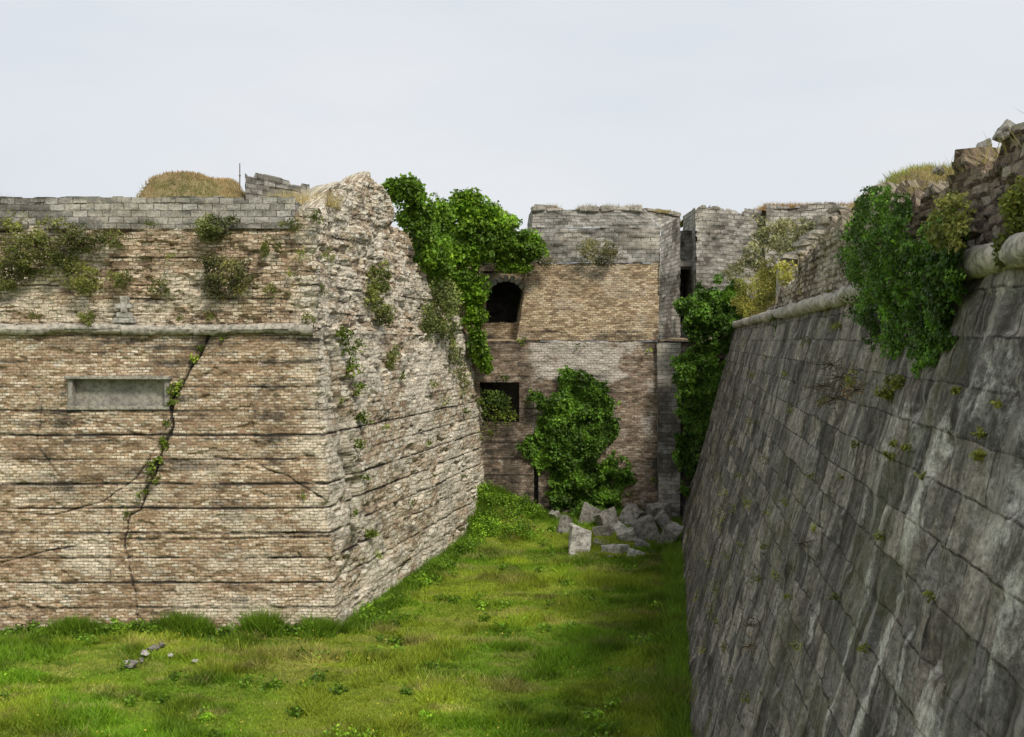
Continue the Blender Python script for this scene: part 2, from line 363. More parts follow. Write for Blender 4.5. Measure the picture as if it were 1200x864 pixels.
gst=ss(.2,.46,fbm(U*.7,gid*7.3,0,5,6))*np.where(gid>8,.4,1.)
gst=gst*(.6+.5*hsh(gid,U*0,U*0,3))
gw=.014+.024*fbm(U*2.5,V*.1,0,4,9)
groove=ss(gw*2.0,gw*.5,gph)*gst*(V>.4)*(V<10)
wob=.15*(fbm(U*2,V*2,0,4,31)-.5)
front=U<.2
d1=pdist(Xw+wob,V+wob,cr1);d2=pdist(Xw+wob,V,cr2)
cw=.015+.045*fbm(U*1.5,V*1.5,0,3,1)**1.5
ck=ss(cw*1.6,cw*.5,d1)+.6*ss(.045,.015,d2)
for i,l in enumerate(crs): ck=ck+(.6 if i<3 else .35)*ss(.04,.012,pdist(Xw+wob*.6,V+wob*.6,l))*ss(.25,.45,fbm(U*.8,V*.8,i,3,41))
ck=np.where(front,np.clip(ck,0,1),0)
fis=[(1.2,10.3),(1.6,9.2),(1.3,8.2),(2.2,7.2),(1.8,6.),(2.6,4.5),(2.2,3.2)]
dfi=pdist(U+3*wob,V+wob,fis);fz=np.where(U>0,ss(.4,.1,dfi-.3*fbm(U,V,0,3,6)+.1),0)
sidef=ss(.0,.8,U)
D=-.05*groove-.12*ck-.25*fz+.10*(fbm(U*.5,V*.5,0,4,8)-.5)+(blocky(U,V,.26,.10,.035)+.11*(fbm(U*3,V*4,0,4,5)-.5))*(1-sidef)+sidef*(blocky(U,V,.44,.19,.05)+.30*(fbm(U*.6,V*.8,0,5,12)-.5)+.20*(fbm(U*2.,V*3.,0,5,13)-.5))
D=D-.16*ss(.58,.68,fbm(U*1.1,V*1.9,0,5,15))*sidef-.06*ss(.58,.66,fbm(U*1.6,V*3.,0,5,16))*(1-sidef)
chip=ss(.5,0,np.abs(U))*ss(.5,.7,fbm(U*0,V*1.3,0,4,18));D=D-.25*chip
P=P+N*D[...,None]
band=np.floor(gy/.84+1e-6)
br=ss(.35,.8,.35*hsh(band,band*0,band*0,5)+.9*fbm(U*.35,V*1.1+band*3.1,0,6,4)-.15+.2*(V>6.5)-.18*(V<4))
R=.8*groove+.8*ck+.30*br*(1-sidef)+.3*fz+.16*ss(.55,.75,fbm(U*1.2,V*.3,0,5,20))
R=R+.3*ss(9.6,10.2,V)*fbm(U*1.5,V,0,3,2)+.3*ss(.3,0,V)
R=R+.32*ss(.54,.62,fbm(U*.6,V*4.5,0,6,66))+.2*ss(.56,.64,fbm(U*1.2,V*2.2,0,5,67))*sidef
Gc=(.10+.55*ss(.4,.66,fbm(U*.6,V*1.3,0,6,44)))*(1-sidef)*(.5+.5*ss(9,4,V))+sidef*(.32+.6*ss(.38,.60,fbm(U*.5,V*.8,0,5,45)))
Gc=Gc+.35*ss(-1.6,0,U)*(1-sidef)*fbm(U*2,V*2,0,3,5)*2
Bc=.5*ss(.25,.0,dfi-.5)*(U>0)+.45*np.where(front,ss(.3,.1,d1),0)*(fbm(U*2,V*1.2,0,2,7)>.55)+.4*ss(.62,.76,fbm(U,V,0,5,50))
tn=np.stack([R,Gc,Bc],-1).reshape(-1,3);uvv=np.stack([U,V],-1).reshape(-1,2)
F=gridfaces(len(vs),len(us));um=us[:-1][np.tile(np.arange(len(us)-1),len(vs)-1)];vm=np.repeat(vs[:-1],len(us)-1)
pz=(P.reshape(-1,3)[F[:,0],0]+P.reshape(-1,3)[F[:,2],0])/2
pl0=fp(84,478);pl1=fp(197,445)
hole=(pz>pl0[0])&(pz<pl1[0])&(vm>pl0[1])&(vm<pl1[1])&(um<0)
sidem=um>.15+.9*(fbm(um*0,vm*1.5,0,3,3)-.5)
def prune(V_,F_):
    used=np.unique(F_);mp=np.full(len(V_),-1);mp[used]=np.arange(len(used));return used,mp[F_]
for nm,mk,mt in (('scarp_front',~sidem&~hole,M_brick),('scarp_side',sidem,M_side)):
    us_,ff=prune(P.reshape(-1,3),F[mk]);fast(nm,P.reshape(-1,3)[us_],ff,mt,BA,uvv[us_],tn[us_])
quad_wall('plinth',(-45,34.93,-.3),(-5.95,34.93,-.3),(-5.95,34.95,.14),(-45,34.95,.14),M_cord,BA,res=.15,amp=.03)
quad_wall('plinth_top',(-45,34.95,.14),(-5.95,34.95,.14),(-5.95,35.3,.2),(-45,35.3,.2),M_cord,BA,res=.15,amp=.01)
PQ=empty('stone_plaque');PQ.parent=BA
xa,za=fp(80,480);xb,zb=fp(200,441);yc=35.1+.106*(za+zb)/2;xm=(xa+xb)/2;w=xb-xa
box('panel',(xm,yc+.28,(za+zb)/2),(w,.1,zb-za+.1),M_plaq,PQ)
box('lintel',(xm,yc-.02,zb-.04),(w+.15,.42,.12),M_cord,PQ,jit=.015);box('sill',(xm,yc+.02,za+.05),(w+.05,.34,.12),M_cord,PQ,jit=.015)
for q in (xa+.08,xb-.08): box('jamb',(q,yc+.03,(za+zb)/2),(.17,.30,zb-za-.16),M_plaq,PQ)
cordon('cordon_front',(-45,36.12,HB+.02),(-7.0,36.12,HB+.02),.19,M_cord,BA,1)
us=np.concatenate([np.arange(-40,-14,.4),np.arange(-14,20.5,.06)])
def toph(u):
    a_=np.interp(u,[-40,-1.2,-.9,.8,1.5,2.6,4.7,6,7.3,9,11.3,13,15.3,17.5,20.5],[14.1,14.1,14.6,14.85,15.5,15.95,16.3,16.4,16.15,15.1,13.75,12.8,11.95,11,10.3])
    st=.15*np.round((fbm(u*.8,u*0,0,3,3)-.5)*8)+.15*np.round(hsh(np.floor(u/.45),u*0,u*0,2)*1.6)
    return a_+np.where(u>-1.2,st,0)
nv=110;T=np.linspace(0,1,nv)[:,None];V=HB-.1+T*(toph(us)-HB+.1)[None,:];U=np.tile(us,(nv,1))
P,N=bpos(U,V,True)
P[...,2]=V;bat=(V-HB)*.03;P[...,1]+=bat;P[...,0]-=bat*(U>0)
rough=ss(-1.2,.6,U)
gp=np.abs(V/.48-np.round(V/.48))*.48+.03*(fbm(U,V,0,3,5)-.5)
gr=ss(.045,.01,gp)*ss(.44,.58,fbm(U*.7,np.round(V/.48)*5.,0,4,8))
D=.22*(fbm(U*.6,V*.8,0,5,22)-.5)+(blocky(U,V,.33,.135,.05)+.18*(fbm(U*2.5,V*4.5,0,5,23)-.5))*(1-rough)+rough*(blocky(U,V,.44,.19,.10)+.42*(fbm(U*.5,V*.7,0,5,33)-.5)+.3*(fbm(U*2.,V*3,0,5,36)-.5))-.06*gr
D=D-.12*ss(.56,.64,fbm(U*1.3,V*2.6,0,5,35))-.1*rough
P=P+N*D[...,None]
inn=-nrm(np.where((us<0)[:,None],np.array([[0,-1.,0]]),np.array([[sd[1],-sd[0],0]])))
rows=[];
for dk,dz in ((.25,.0),(.6,-.05),(1.,-.2),(1.4,-.5),(1.5,-1.8),(1.6,-6)):
    q=P[-1]+inn*dk;q[:,2]+=dz+.12*(fbm(us*1.5,us*0+dk*3,0,3,4)-.5);rows.append(q)
P=np.concatenate([P,np.stack(rows)],0);nr=len(rows)
U2=np.concatenate([U,np.tile(us,(nr,1))]);V2=np.concatenate([V,V[-1][None,:]+np.array([.25,.6,1,1.5,3,7.5])[:,None]])
R=.55*np.concatenate([gr,np.zeros((nr,len(us)))])+.25*ss(.5,.7,fbm(U2*.5,V2*2.2,0,5,60))+.3*ss(.54,.62,fbm(U2*.8,V2*4,0,6,68))
Gc=.15+.6*ss(.40,.62,fbm(U2*.6,V2*1.1,0,5,61))+.2*(U2>0)
Bc=.5*ss(.54,.72,fbm(U2*.8,V2*.8,0,5,62))
tn=np.stack([R,Gc,Bc],-1).reshape(-1,3);uvv=np.stack([U2,V2],-1).reshape(-1,2)
F=gridfaces(nv+nr,len(us));um=us[:-1][np.tile(np.arange(len(us)-1),nv+nr-1)];vm=np.repeat(np.arange(nv+nr-1),len(us)-1)
sidem=um>-.5+1.6*(fbm(um*0,vm*.12,0,3,3)-.5)
for nm,mk,mt in (('parapet_front',~sidem,M_upper),('ruined_parapet_side',sidem,M_side)):
    us_,ff=prune(P.reshape(-1,3),F[mk]);fast(nm,P.reshape(-1,3)[us_],ff,mt,BA,uvv[us_],tn[us_],smooth=False)
tg=lambda r,g,b,s=0:(lambda U,V,P:np.stack([r*ss(.38,.68,fbm(U*.6,V*.6,s,5,s)),g*ss(.38,.68,fbm(U*.5,V*.7,s+3,5,s+1)),b*ss(.45,.75,fbm(U*.7,V*.7,s+6,4,s+2))],-1))
quad_wall('ashlar_course',(-45,36.38,14.0),(-7.7,36.38,14.0),(-7.7,36.42,15.15),(-45,36.42,15.15),M_grey,BA,res=.08,amp=.06,blk=(.52,.24,.09),tint=tg(.5,.5,.3,3),ragged=.35)
quad_wall('ashlar_end',(-7.7,36.38,14.0),(-7.7,38,14.0),(-7.7,38,15.),(-7.7,36.42,15.),M_grey,BA,res=.1,amp=.04)
quad_wall('ashlar_top',(-45,36.42,14.95),(-7.7,36.42,14.95),(-7.7,38,14.95),(-45,38,14.95),M_grey,BA,res=.3,amp=.03)
quad_wall('terreplein',(-45,37.5,14.5),(-7,37.5,14.5),(-3.5,57,14.0),(-45,90,14.5),M_earth,BA,res=1,amp=.1)
def mound(name,c,r,h,mat,parent=None,seed=0,p=2.4):
    a_=np.linspace(-1.05,1.05,70);X,Y=np.meshgrid(a_,a_);d=(np.abs(X)**p+np.abs(Y)**p)**(1/p)
    Z=h*ss(1.05,.45,d)**.8*(1+.35*(fbm(X*2.6,Y*2.6,0,4,seed)-.5)+.14*X)-.2*(d>=1)
    PP=np.stack([c[0]+X*r[0],c[1]+Y*r[1],c[2]+Z],-1)
    return fast(name,PP.reshape(-1,3),gridfaces(70,70),mat,parent),PP.reshape(-1,3)
EM,mp=mound('earth_mound',(-14.0,45,14.9),(3.1,2.9),2.1,M_earth,None,4)
g=mp[rng.integers(0,len(mp),16000)];g=g+np.concatenate([rng.normal(0,.06,(len(g),2)),np.zeros((len(g),1))],1)
gm=ss(.4,.6,fbm(g[:,0]*.6,g[:,2]*.8,0,3,4))[:,None]
blades('dry_grass',g,.12,.04,np.array([.28,.30,.08])*gm+np.array([.46,.33,.15])*(1-gm),EM,seed=9)
RW=empty('ruined_stone_wall')
quad_wall('wall_face',(-11.4,43.8,14.5),(-8.7,43.8,14.5),(-8.7,43.9,16.75),(-11.4,43.9,17.35),M_grey,RW,res=.08,amp=.12,blk=(.5,.24,.16),ragged=.8,seed=4,tint=tg(.5,.4,.3,8))
quad_wall('wall_end',(-8.7,43.8,14.5),(-8.5,45,14.5),(-8.5,45,16.4),(-8.7,43.9,16.4),M_grey,RW,res=.1,amp=.1)
quad_wall('wall_back',(-8.5,45,14.5),(-11.4,45,14.5),(-11.4,45,16.9),(-8.5,45,16.4),M_grey,RW,res=.1,amp=.1)
quad_wall('wall_near_end',(-11.4,45,14.5),(-11.4,43.8,14.5),(-11.4,43.9,17.25),(-11.4,45,17.),M_grey,RW,res=.1,amp=.1)
quad_wall('wall_top',(-11.4,43.9,16.8),(-8.7,43.9,16.3),(-8.7,45,16.3),(-11.4,45,16.8),M_grey,RW,res=.12,amp=.1)
bm=bmesh.new();bmesh.ops.create_cone(bm,segments=8,radius1=.03,radius2=.02,depth=1.1,cap_ends=True)
bmesh.ops.create_uvsphere(bm,u_segments=8,v_segments=6,radius=.05)
me=bpy.data.meshes.new('metal_post');bm.to_mesh(me);bm.free();me.materials.append(M_dark)
o=bpy.data.objects.new('metal_post',me);sc.collection.objects.link(o);o.location=at(281,206,45)
SM=empty('stone_marker')
mk=hitp(148,380,(0,36.3,0),np.array([0,-1.,0]))
for nm,dx,dz,sx,sz in (('base',0,.12,.75,.2),('step',0,.32,.5,.2),('shaft',0,.68,.24,.6),('arm',0,.62,.62,.16)):
    box(nm,(mk[0]+dx,36.16 if nm!='arm' else 36.13,mk[2]+dz),(sx,.3 if nm!='arm' else .22,sz),M_rockl,SM,.03,jit=.02)
# ============================================================ CURTAIN WALL + TOWER (back)
CW=empty('curtain_wall')
s_=lambda px,py,Y=56:at(px,py,Y)
h1a,h1b=s_(563,495),s_(608,448)
sl0,sl1=s_(625,600),s_(631,545)
def hole1(P):
    a=(P[...,0]>h1a[0])&(P[...,0]<h1b[0])&(P[...,2]>h1a[2])&(P[...,2]<h1b[2])
    b=(P[...,0]>sl0[0])&(P[...,0]<sl1[0])&(P[...,2]>sl0[2])&(P[...,2]<sl1[2]);return a|b
def tb(U,V,P):
    X=P[...,0];Z=P[...,2]
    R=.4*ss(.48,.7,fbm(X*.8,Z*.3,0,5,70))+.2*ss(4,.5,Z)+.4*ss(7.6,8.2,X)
    R=R+.25*ss(9.,9.8,Z)*fbm(X*2,Z,0,3,1)+.2*ss(1.2,0,X)+.3*ss(6.2,5.,Z)*ss(5,6,X)*fbm(X,Z,0,4,5)+.25*ss(.54,.64,fbm(X*1.2,Z*3,0,5,6))
    gp=np.abs(Z/.9-np.round(Z/.9))*.9;R=R+.5*ss(.07,.02,gp)*ss(.45,.62,fbm(X*.5,np.round(Z/.9)*4,0,4,5))
    G=.85*ss(.33,.55,fbm(X*.45,Z*.6,0,6,71))*ss(3.8,6.,Z)*ss(.5,1.5,X)*ss(8,7.4,X)+.12
    return np.stack([R,G,.5*ss(.55,.8,fbm(X,Z,0,4,72))],-1)
quad_wall('lower_face',(-4,55.8,-.5),(12,55.8,-.5),(12,56.1,10),(-4,56.1,10),M_back,CW,res=.08,amp=.09,blk=(.32,.135,.08),tint=tb,hole=hole1)
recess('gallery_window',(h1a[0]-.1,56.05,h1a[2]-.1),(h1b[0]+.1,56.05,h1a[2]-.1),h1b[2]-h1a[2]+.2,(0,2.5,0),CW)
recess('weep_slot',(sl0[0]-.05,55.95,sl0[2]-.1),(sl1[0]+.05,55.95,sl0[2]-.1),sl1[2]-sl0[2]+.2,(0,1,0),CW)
quad_wall('ledge',(-4,56.08,10),(12,56.08,10),(12,58,10.15),(-4,58,10.15),M_tbrick,CW,res=.15,amp=.05)
quad_wall('buttress',s_(772,612,55.6),s_(797,612,55.6),s_(798,402,55.8),s_(770,402,55.8),M_grey,CW,res=.1,amp=.04,blk=(.9,.5,.03),tint=tg(.7,.5,.2,5))
a0=s_(772,612,55.6);quad_wall('buttress_side',(a0[0],56.2,a0[2]),a0,s_(770,402,55.8),(s_(770,402,55.8)[0],56.3,9.9),M_grey,CW,res=.12,amp=.02)
ac=at(593,0,57.6)[0];az=at(0,378,57.6)[2];ahw=1.1;asp=at(0,352,57.6)[2]
def hole2(P):
    x=np.abs(P[...,0]-ac);z=P[...,2];return (x<ahw)&(z>az)&((z<asp)|((x/ahw)**2+((z-asp)/1.1)**2<1))
quad_wall('upper_face',(-8,57.6,9),(1.6,57.6,9),(1.6,57.9,16),(-8,57.9,16.6),M_tbrick,CW,res=.06,amp=.1,blk=(.46,.24,.07),tint=tg(.8,.4,.5,12),hole=hole2,ragged=.8,seed=3)
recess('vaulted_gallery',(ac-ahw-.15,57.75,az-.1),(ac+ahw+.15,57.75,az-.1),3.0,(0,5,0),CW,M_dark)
for k in range(11):
    a=math.pi*(k+.5)/11;box('voussoir',(ac+math.cos(a)*(ahw+.12),57.6,asp+math.sin(a)*1.22),(.26,.3,.36),M_plaq,CW,.03,jit=.02).rotation_euler=(0,math.pi/2-a,0)
quad_wall('upper_top',(-8,57.9,15.8),(1.6,57.9,15.4),(1.6,60,15.4),(-8,60,15.8),M_earth,CW,res=.3,amp=.1)
TU=empty('stone_turret')
c=at(593,262,62);bx_=[(-.55,0),(.55,0),(.55,1.2),(-.55,1.2)]
for i in range(4):
    p,q=bx_[i],bx_[(i+1)%4]
    quad_wall('face',(c[0]+p[0],62+p[1],14),(c[0]+q[0],62+q[1],14),(c[0]+q[0],62+q[1],18.1-.5*(q[0]>0)),(c[0]+p[0],62+p[1],18.1-.5*(p[0]>0)),M_grey,TU,res=.12,amp=.06)
quad_wall('top',(c[0]-.55,62,18.05),(c[0]+.55,62,17.55),(c[0]+.55,63.2,17.55),(c[0]-.55,63.2,18.05),M_grey,TU,res=.12,amp=.06)
TW=empty('fortress_tower')
zL,zM,zT=10.05,14.35,17.4
A=np.array([.25,56.1,zL]);B=np.array([8.0,56.1,zL]);Cc=np.array([8.25,57.1,zM]);Dd=np.array([.95,57.1,zM])
def tt(U,V,P):
    Z=P[...,2];X=P[...,0]
    gp=np.abs(Z/.62-np.round(Z/.62))*.62
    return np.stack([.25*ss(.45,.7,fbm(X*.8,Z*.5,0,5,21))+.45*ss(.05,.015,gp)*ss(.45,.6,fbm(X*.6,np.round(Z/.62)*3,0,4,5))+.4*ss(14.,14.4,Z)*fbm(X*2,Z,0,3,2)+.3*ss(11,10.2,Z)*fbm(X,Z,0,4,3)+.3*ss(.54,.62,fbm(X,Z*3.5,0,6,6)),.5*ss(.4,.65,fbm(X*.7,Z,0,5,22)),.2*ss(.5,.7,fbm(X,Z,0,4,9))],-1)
quad_wall('brick_face',A,B,Cc,Dd,M_tbrick,TW,res=.07,amp=.09,blk=(.30,.125,.09),tint=tt)
quad_wall('grey_face',Dd+[0,-.05,0],(8.25,57.05,zM),(8.3,57.35,zM+2.0),(1.1,57.35,zM+2.0),M_grey,TW,res=.08,amp=.1,blk=(.52,.24,.14),tint=tg(.55,.55,.25,22))
quad_wall('grey_face_top',(1.1,57.35,zM+2.0),(8.3,57.35,zM+2.0),(7.3,57.5,zT),(1.15,57.5,zT),M_grey,TW,res=.08,amp=.08,blk=(.52,.24,.1),tint=tg(.55,.5,.2,23),ragged=.35,seed=5)
quad_wall('splay_face',(8.0,56.12,zL-.1),(9.9,60.2,zL-.1),(9.9,60.4,zT),(8.3,57.35,zM+2.0),M_grey,TW,res=.1,amp=.05,blk=(.5,.24,.06),tint=tg(.7,.4,.1,24))
quad_wall('splay_top',(8.3,57.35,zM+2.0),(9.9,60.4,zT-.02),(9.9,60.45,zT),(7.3,57.5,zT),M_grey,TW,res=.1,amp=.04,tint=tg(.2,.8,.1,25))
quad_wall('flank_face',(.0,60,zL),A,Dd,(.7,60,zM),M_tbrick,TW,res=.12,amp=.06)
quad_wall('flank_face_top',(.7,60,zM),Dd,(1.15,57.45,zT),(1.,60,zT),M_grey,TW,res=.12,amp=.06)
quad_wall('tower_top',(1.15,57.5,zT-.1),(7.3,57.5,zT-.1),(9.9,60.4,zT-.1),(1.,60.4,zT-.1),M_earth,TW,res=.2,amp=.03)
for i,(x0,x1,hh) in enumerate([(1.1,1.9,.24),(1.95,2.9,.12),(3.75,4.9,.12),(4.95,5.8,.18),(5.85,6.6,.14),(6.65,7.3,.24)]):
    box('coping',((x0+x1)/2,57.62,zT+hh/2-.08),(x1-x0,.55,hh+.1),M_cord,TW,.05,jit=.07)
for i in range(4):
    t=(i+.5)/4;box('coping_splay',(7.5+2.3*t,57.8+2.5*t,zT+.03),(.85,.5,.2),M_cord,TW,.04,rot=math.radians(48),jit=.06)
box('embrasure_block',(1.9,58.6,zT+.1),(1.3,1.2,.4),M_plaq,TW,.05,jit=.1)
LW=empty('link_wall')
s0,s1=at(793,378,61),at(811,316,61)
hole3=lambda P:(P[...,0]>s0[0])&(P[...,0]<s1[0])&(P[...,2]>s0[2])&(P[...,2]<s1[2])
quad_wall('wall_face',(9.3,61,8),(12,61,8),(12,61.1,16.6),(9.3,61.1,16.6),M_grey,LW,res=.1,amp=.05,tint=tg(.8,.3,.2,31),hole=hole3)
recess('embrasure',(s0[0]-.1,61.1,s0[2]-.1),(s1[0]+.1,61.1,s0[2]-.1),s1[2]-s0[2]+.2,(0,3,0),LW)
box('lintel',((s0[0]+s1[0])/2,60.9,s1[2]+.3),(1.5,.4,.3),M_plaq,LW,.04)
# ============================================================ FAR STONE BASTION
FB=empty('stone_bastion')
a=at(816,0,59.5)[0]
quad_wall('face',(a,59.5,7),(16,62.5,7),(16,62.7,18.0),(a,59.7,18.0),M_grey,FB,res=.1,amp=.14,blk=(.52,.24,.16),tint=tg(.45,.45,.35,41),ragged=1.0,seed=6)
quad_wall('flank',(a,64,7),(a,59.5,7),(a,59.7,17.8),(a,64,17.8),M_grey,FB,res=.15,amp=.05,tint=tg(.5,.5,.2,42))
quad_wall('top',(a,59.7,17.3),(16,62.7,17.5),(16,75,18.6),(a,75,18.4),M_earth,FB,res=.3,amp=.25)
quad_wall('rear_face',(15.2,61.5,9),(22.8,63,9),(22.8,63,18.6),(15.2,61.5,18.3),M_grey,FB,res=.12,amp=.16,blk=(.52,.24,.16),tint=tg(.5,.4,.4,43),ragged=1.3,seed=8)
quad_wall('rear_top',(15.2,61.5,17.9),(22.8,63,18.2),(22.8,75,18.9),(15.2,75,18.9),M_earth,FB,res=.4,amp=.1)
# ============================================================ STONE RAMPART (right)
SR=empty('stone_rampart')
HR=10.83;cut=lambda Y,z:.475+.155*Y+(3.4-.475)*z/HR
Nr=nrm([-1,.155,.27])
yy=np.concatenate([np.arange(-12,4,.3),np.arange(4,30,.045),np.arange(30,57.5,.12)]);zz=np.linspace(-.4,HR,210)
Yg,Zg=np.meshgrid(yy,zz);Pg=np.stack([cut(Yg,Zg),Yg,Zg],-1)
U=Yg*1.012;V=Zg*1.036
D=.14*(fbm(U*.4,V*.4,0,4,80)-.5)+blocky(U,V,1.15,.52,.04,7)+.10*(fbm(U*3,V*2.5,0,5,81)-.5)
D=D-.05*ss(.56,.66,fbm(U*1.4,V*1.2,0,5,83))
Pg=Pg+Nr*D[...,None]
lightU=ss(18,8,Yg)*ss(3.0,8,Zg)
ws=np.zeros_like(U)
for (u0,wd,vt,vb,st) in ((11.2,.20,9.6,0,1.0),(12.6,.10,8.5,0,.6),(9.1,.26,7.5,0,.8),(15.2,.13,9,2,.4),(8.0,.15,9,1,.5),(20.5,.15,9,0,.35),(25,.2,9,3,.3),(17.6,.1,7,0,.4),(10.3,.1,8,0,.5)):
    dd=np.abs(U-u0-.25*(fbm(V*.5,V*0,u0,3,3)-.5));wv=wd*(.2+1.6*fbm(V*1.4,V*0+u0,0,4,9))
    ws=np.maximum(ws,st*ss(wv*1.8,wv*.2,dd)*ss(vb-.5,vb+1,V)*ss(vt+.5,vt-1,V)*(.3+1.1*fbm(U*6,V*2.5,0,5,29)))
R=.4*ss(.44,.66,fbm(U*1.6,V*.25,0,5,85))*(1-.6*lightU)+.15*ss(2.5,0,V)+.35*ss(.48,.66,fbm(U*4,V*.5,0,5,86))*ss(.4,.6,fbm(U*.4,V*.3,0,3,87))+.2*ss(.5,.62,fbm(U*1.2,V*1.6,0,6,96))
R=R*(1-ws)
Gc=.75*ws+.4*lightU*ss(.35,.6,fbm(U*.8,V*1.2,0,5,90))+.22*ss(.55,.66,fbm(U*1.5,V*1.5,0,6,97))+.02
Bc=.5*ss(.54,.68,fbm(U*.8,V*.8,0,5,88))+.4*ss(4.,.5,V)*ss(.46,.62,fbm(U*1.5,V*.6,0,5,89))
fast('scarp_face',Pg.reshape(-1,3),gridfaces(len(zz),len(yy)),M_block,SR,np.stack([U,V],-1).reshape(-1,2),np.stack([R,Gc,Bc],-1).reshape(-1,3))
cordon('cordon',(3.36-12*.155,-12,HR+.02),(3.36+57*.155,57,HR+.02),.175,M_cord,SR,5)
yy=np.concatenate([np.arange(-12,4,.3),np.arange(4,30,.05),np.arange(30,57.5,.1)])
tp=np.interp(yy,[-12,8,10,12,14,18,24,28,31,34,40,46,57],[12.1,12.05,11.95,12.1,12.2,12.35,12.4,12.3,11.75,11.35,11.05,11.,11.])
tp=tp+(.14*np.round((fbm(yy*1.1,yy*0,0,3,91)-.5)*7)+.17*np.round(hsh(np.floor(yy/.4),yy*0,yy*0,92)*1.3)*.7)*ss(36,30,yy)
nv=34;T=np.linspace(0,1,nv)[:,None];V=HR+T*(tp-HR)[None,:];Yg=np.tile(yy,(nv,1))
Pp=np.stack([par(Yg)+.02+(V-HR)*.06,Yg,V],-1)
Npar=nrm([-1,.155,0]);D=.2*(fbm(Yg*.9,V*1.2,0,4,93)-.5)+blocky(Yg,V,.36,.15,.10,4)+.12*(fbm(Yg*4,V*5,0,5,94)-.5)
Pp=Pp+Npar*D[...,None];rows=[]
for dk,dz in ((.2,.03),(.5,0),(.9,.03),(1.1,-.3),(1.2,-2)):
    q=Pp[-1]-Npar*dk;q[:,2]+=dz+.15*(fbm(yy*2,yy*0+dk*4,0,3,5)-.5);rows.append(q)
Pp=np.concatenate([Pp,np.stack(rows)],0);U2=np.tile(yy,(nv+5,1));V2=np.concatenate([V,V[-1][None]+np.array([.2,.5,.9,1.2,3])[:,None]])
tn=tg(.4,.7,.6,95)(U2,V2,Pp)
fast('parapet',Pp.reshape(-1,3),gridfaces(nv+5,len(yy)),M_rubR,SR,np.stack([U2,V2],-1).reshape(-1,2),tn.reshape(-1,3),smooth=False)
dx=np.concatenate([np.linspace(.7,8,50),np.linspace(8.5,80,20)]);yy=np.linspace(-12,75,140);DX,Yg=np.meshgrid(dx,yy)
def eh(d,Y): return 10.7+(np.minimum((d)*1.25,4.4+.02*np.maximum(d-4,0)))*ss(19,31,Y)+.5*(fbm(d*.6,Y*.4,0,4,6)-.5)
Eg=np.stack([par(Yg)+DX,Yg,eh(DX,Yg)],-1)
fast('rampart_earth',Eg.reshape(-1,3),gridfaces(len(yy),len(dx)),M_earth)
n=70000;d=rng.uniform(.7,9,n);Y_=rng.uniform(14,58,n)
gg=np.stack([par(Y_)+d,Y_,eh(d,Y_)-.03],1);mixc=np.clip(ss(.42,.62,fbm(d*.6,Y_*.5,0,4,4))+.5*ss(33,38,Y_)*ss(3.5,2,d),0,1)[:,None]
blades('dry_grass',gg,.22,.035,np.array([.48,.35,.15])*(1-mixc)+np.array([.30,.33,.08])*mixc,seed=13,lean=.6)
RS=empty('stepped_ruin_wall')
for i in range(9):
    t=i/8;x0=9.9+t*2.1;zt=12.7+t*2.1+rng.normal(0,.07)
    box('step_block',(x0+.18,38+rng.normal(0,.06),(zt+10.5)/2),(.36,.9,zt-10.5),M_cord,RS,.05,jit=.1)
    box('step_cap',(x0+.1,37.9,zt+.06),(.5,1.0,.16),M_cord,RS,.03,jit=.07,rot=rng.normal(0,.15))
# ============================================================ rocks
def rock(name,c,r,seed,mat=M_rock,rot=0,parent=None,sq=0.):
    g=np.random.default_rng(seed);bm=bmesh.new()
    pts=nrm(g.normal(size=(14,3)))*g.uniform(.85,1.15,(14,1))
    if sq>0: pts=np.concatenate([pts*.8,np.array([[i,j,k] for i in(-1,1) for j in(-1,1) for k in(-1,1)])*(.62+.3*g.random((8,3)))])
    for p in pts: bm.verts.new(p)
    bmesh.ops.convex_hull(bm,input=bm.verts[:]);
    for v in [v for v in bm.verts if not v.link_faces]: bm.verts.remove(v)
    bmesh.ops.triangulate(bm,faces=bm.faces[:])
    bmesh.ops.subdivide_edges(bm,edges=bm.edges[:],cuts=4,use_grid_fill=True)
    co=np.array([v.co[:] for v in bm.verts]);f=(fbm(co[:,0]*2+seed,co[:,1]*2,co[:,2]*2,5,seed)-.5)*(.4 if sq else .6)
    co=co*(1+f)[:,None]
    for v,q in zip(bm.verts,co): v.co=Vector((q[0]*r[0],q[1]*r[1],q[2]*r[2]))
    me=bpy.data.meshes.new(name);bm.to_mesh(me);bm.free();me.materials.append(mat)
    o=bpy.data.objects.new(name,me);sc.collection.objects.link(o);o.location=c;o.rotation_euler=(g.normal(0,.2),rot,g.uniform(-.7,.7))
    if parent:o.parent=parent
RK=[(679,634,48.5,15,20,1,.1),(744,655,47.8,12,12,1,.3),(712,612,53.2,13,17,0,-.3),(737,608,54,12,18,0,.5),(757,622,51.5,15,19,0,-.5),(783,629,50,12,22,0,.55),(703,641,50.3,12,9,0,.2),(722,645,49,17,8,1,-.1),(662,616,53,9,14,0,.3),(770,602,54.5,15,14,0,-.2),(690,604,54.5,13,14,0,.4),(736,630,51.2,12,11,1,-.4),(768,652,48.8,10,8,0,.2),(706,625,52,12,11,0,-.2),(650,606,55,8,9,0,0),(752,640,50,10,8,0,.4),(790,648,49.3,7,9,0,0),(725,622,52.5,9,12,1,.6),(672,652,47.6,7,5,1,0),(695,652,48,6,4,0,0),(778,612,53,9,14,0,-.6),(714,655,47.6,5,4,0,0)]
for i,(px,py,Y_,w,h,l,rt) in enumerate(RK):
    c=at(px,py,Y_);s=Y_/1200
    rock('boulder',c,(w*s,w*s*.8,h*s),i+3,M_rockl if l else M_rock,rot=rt,sq=1)
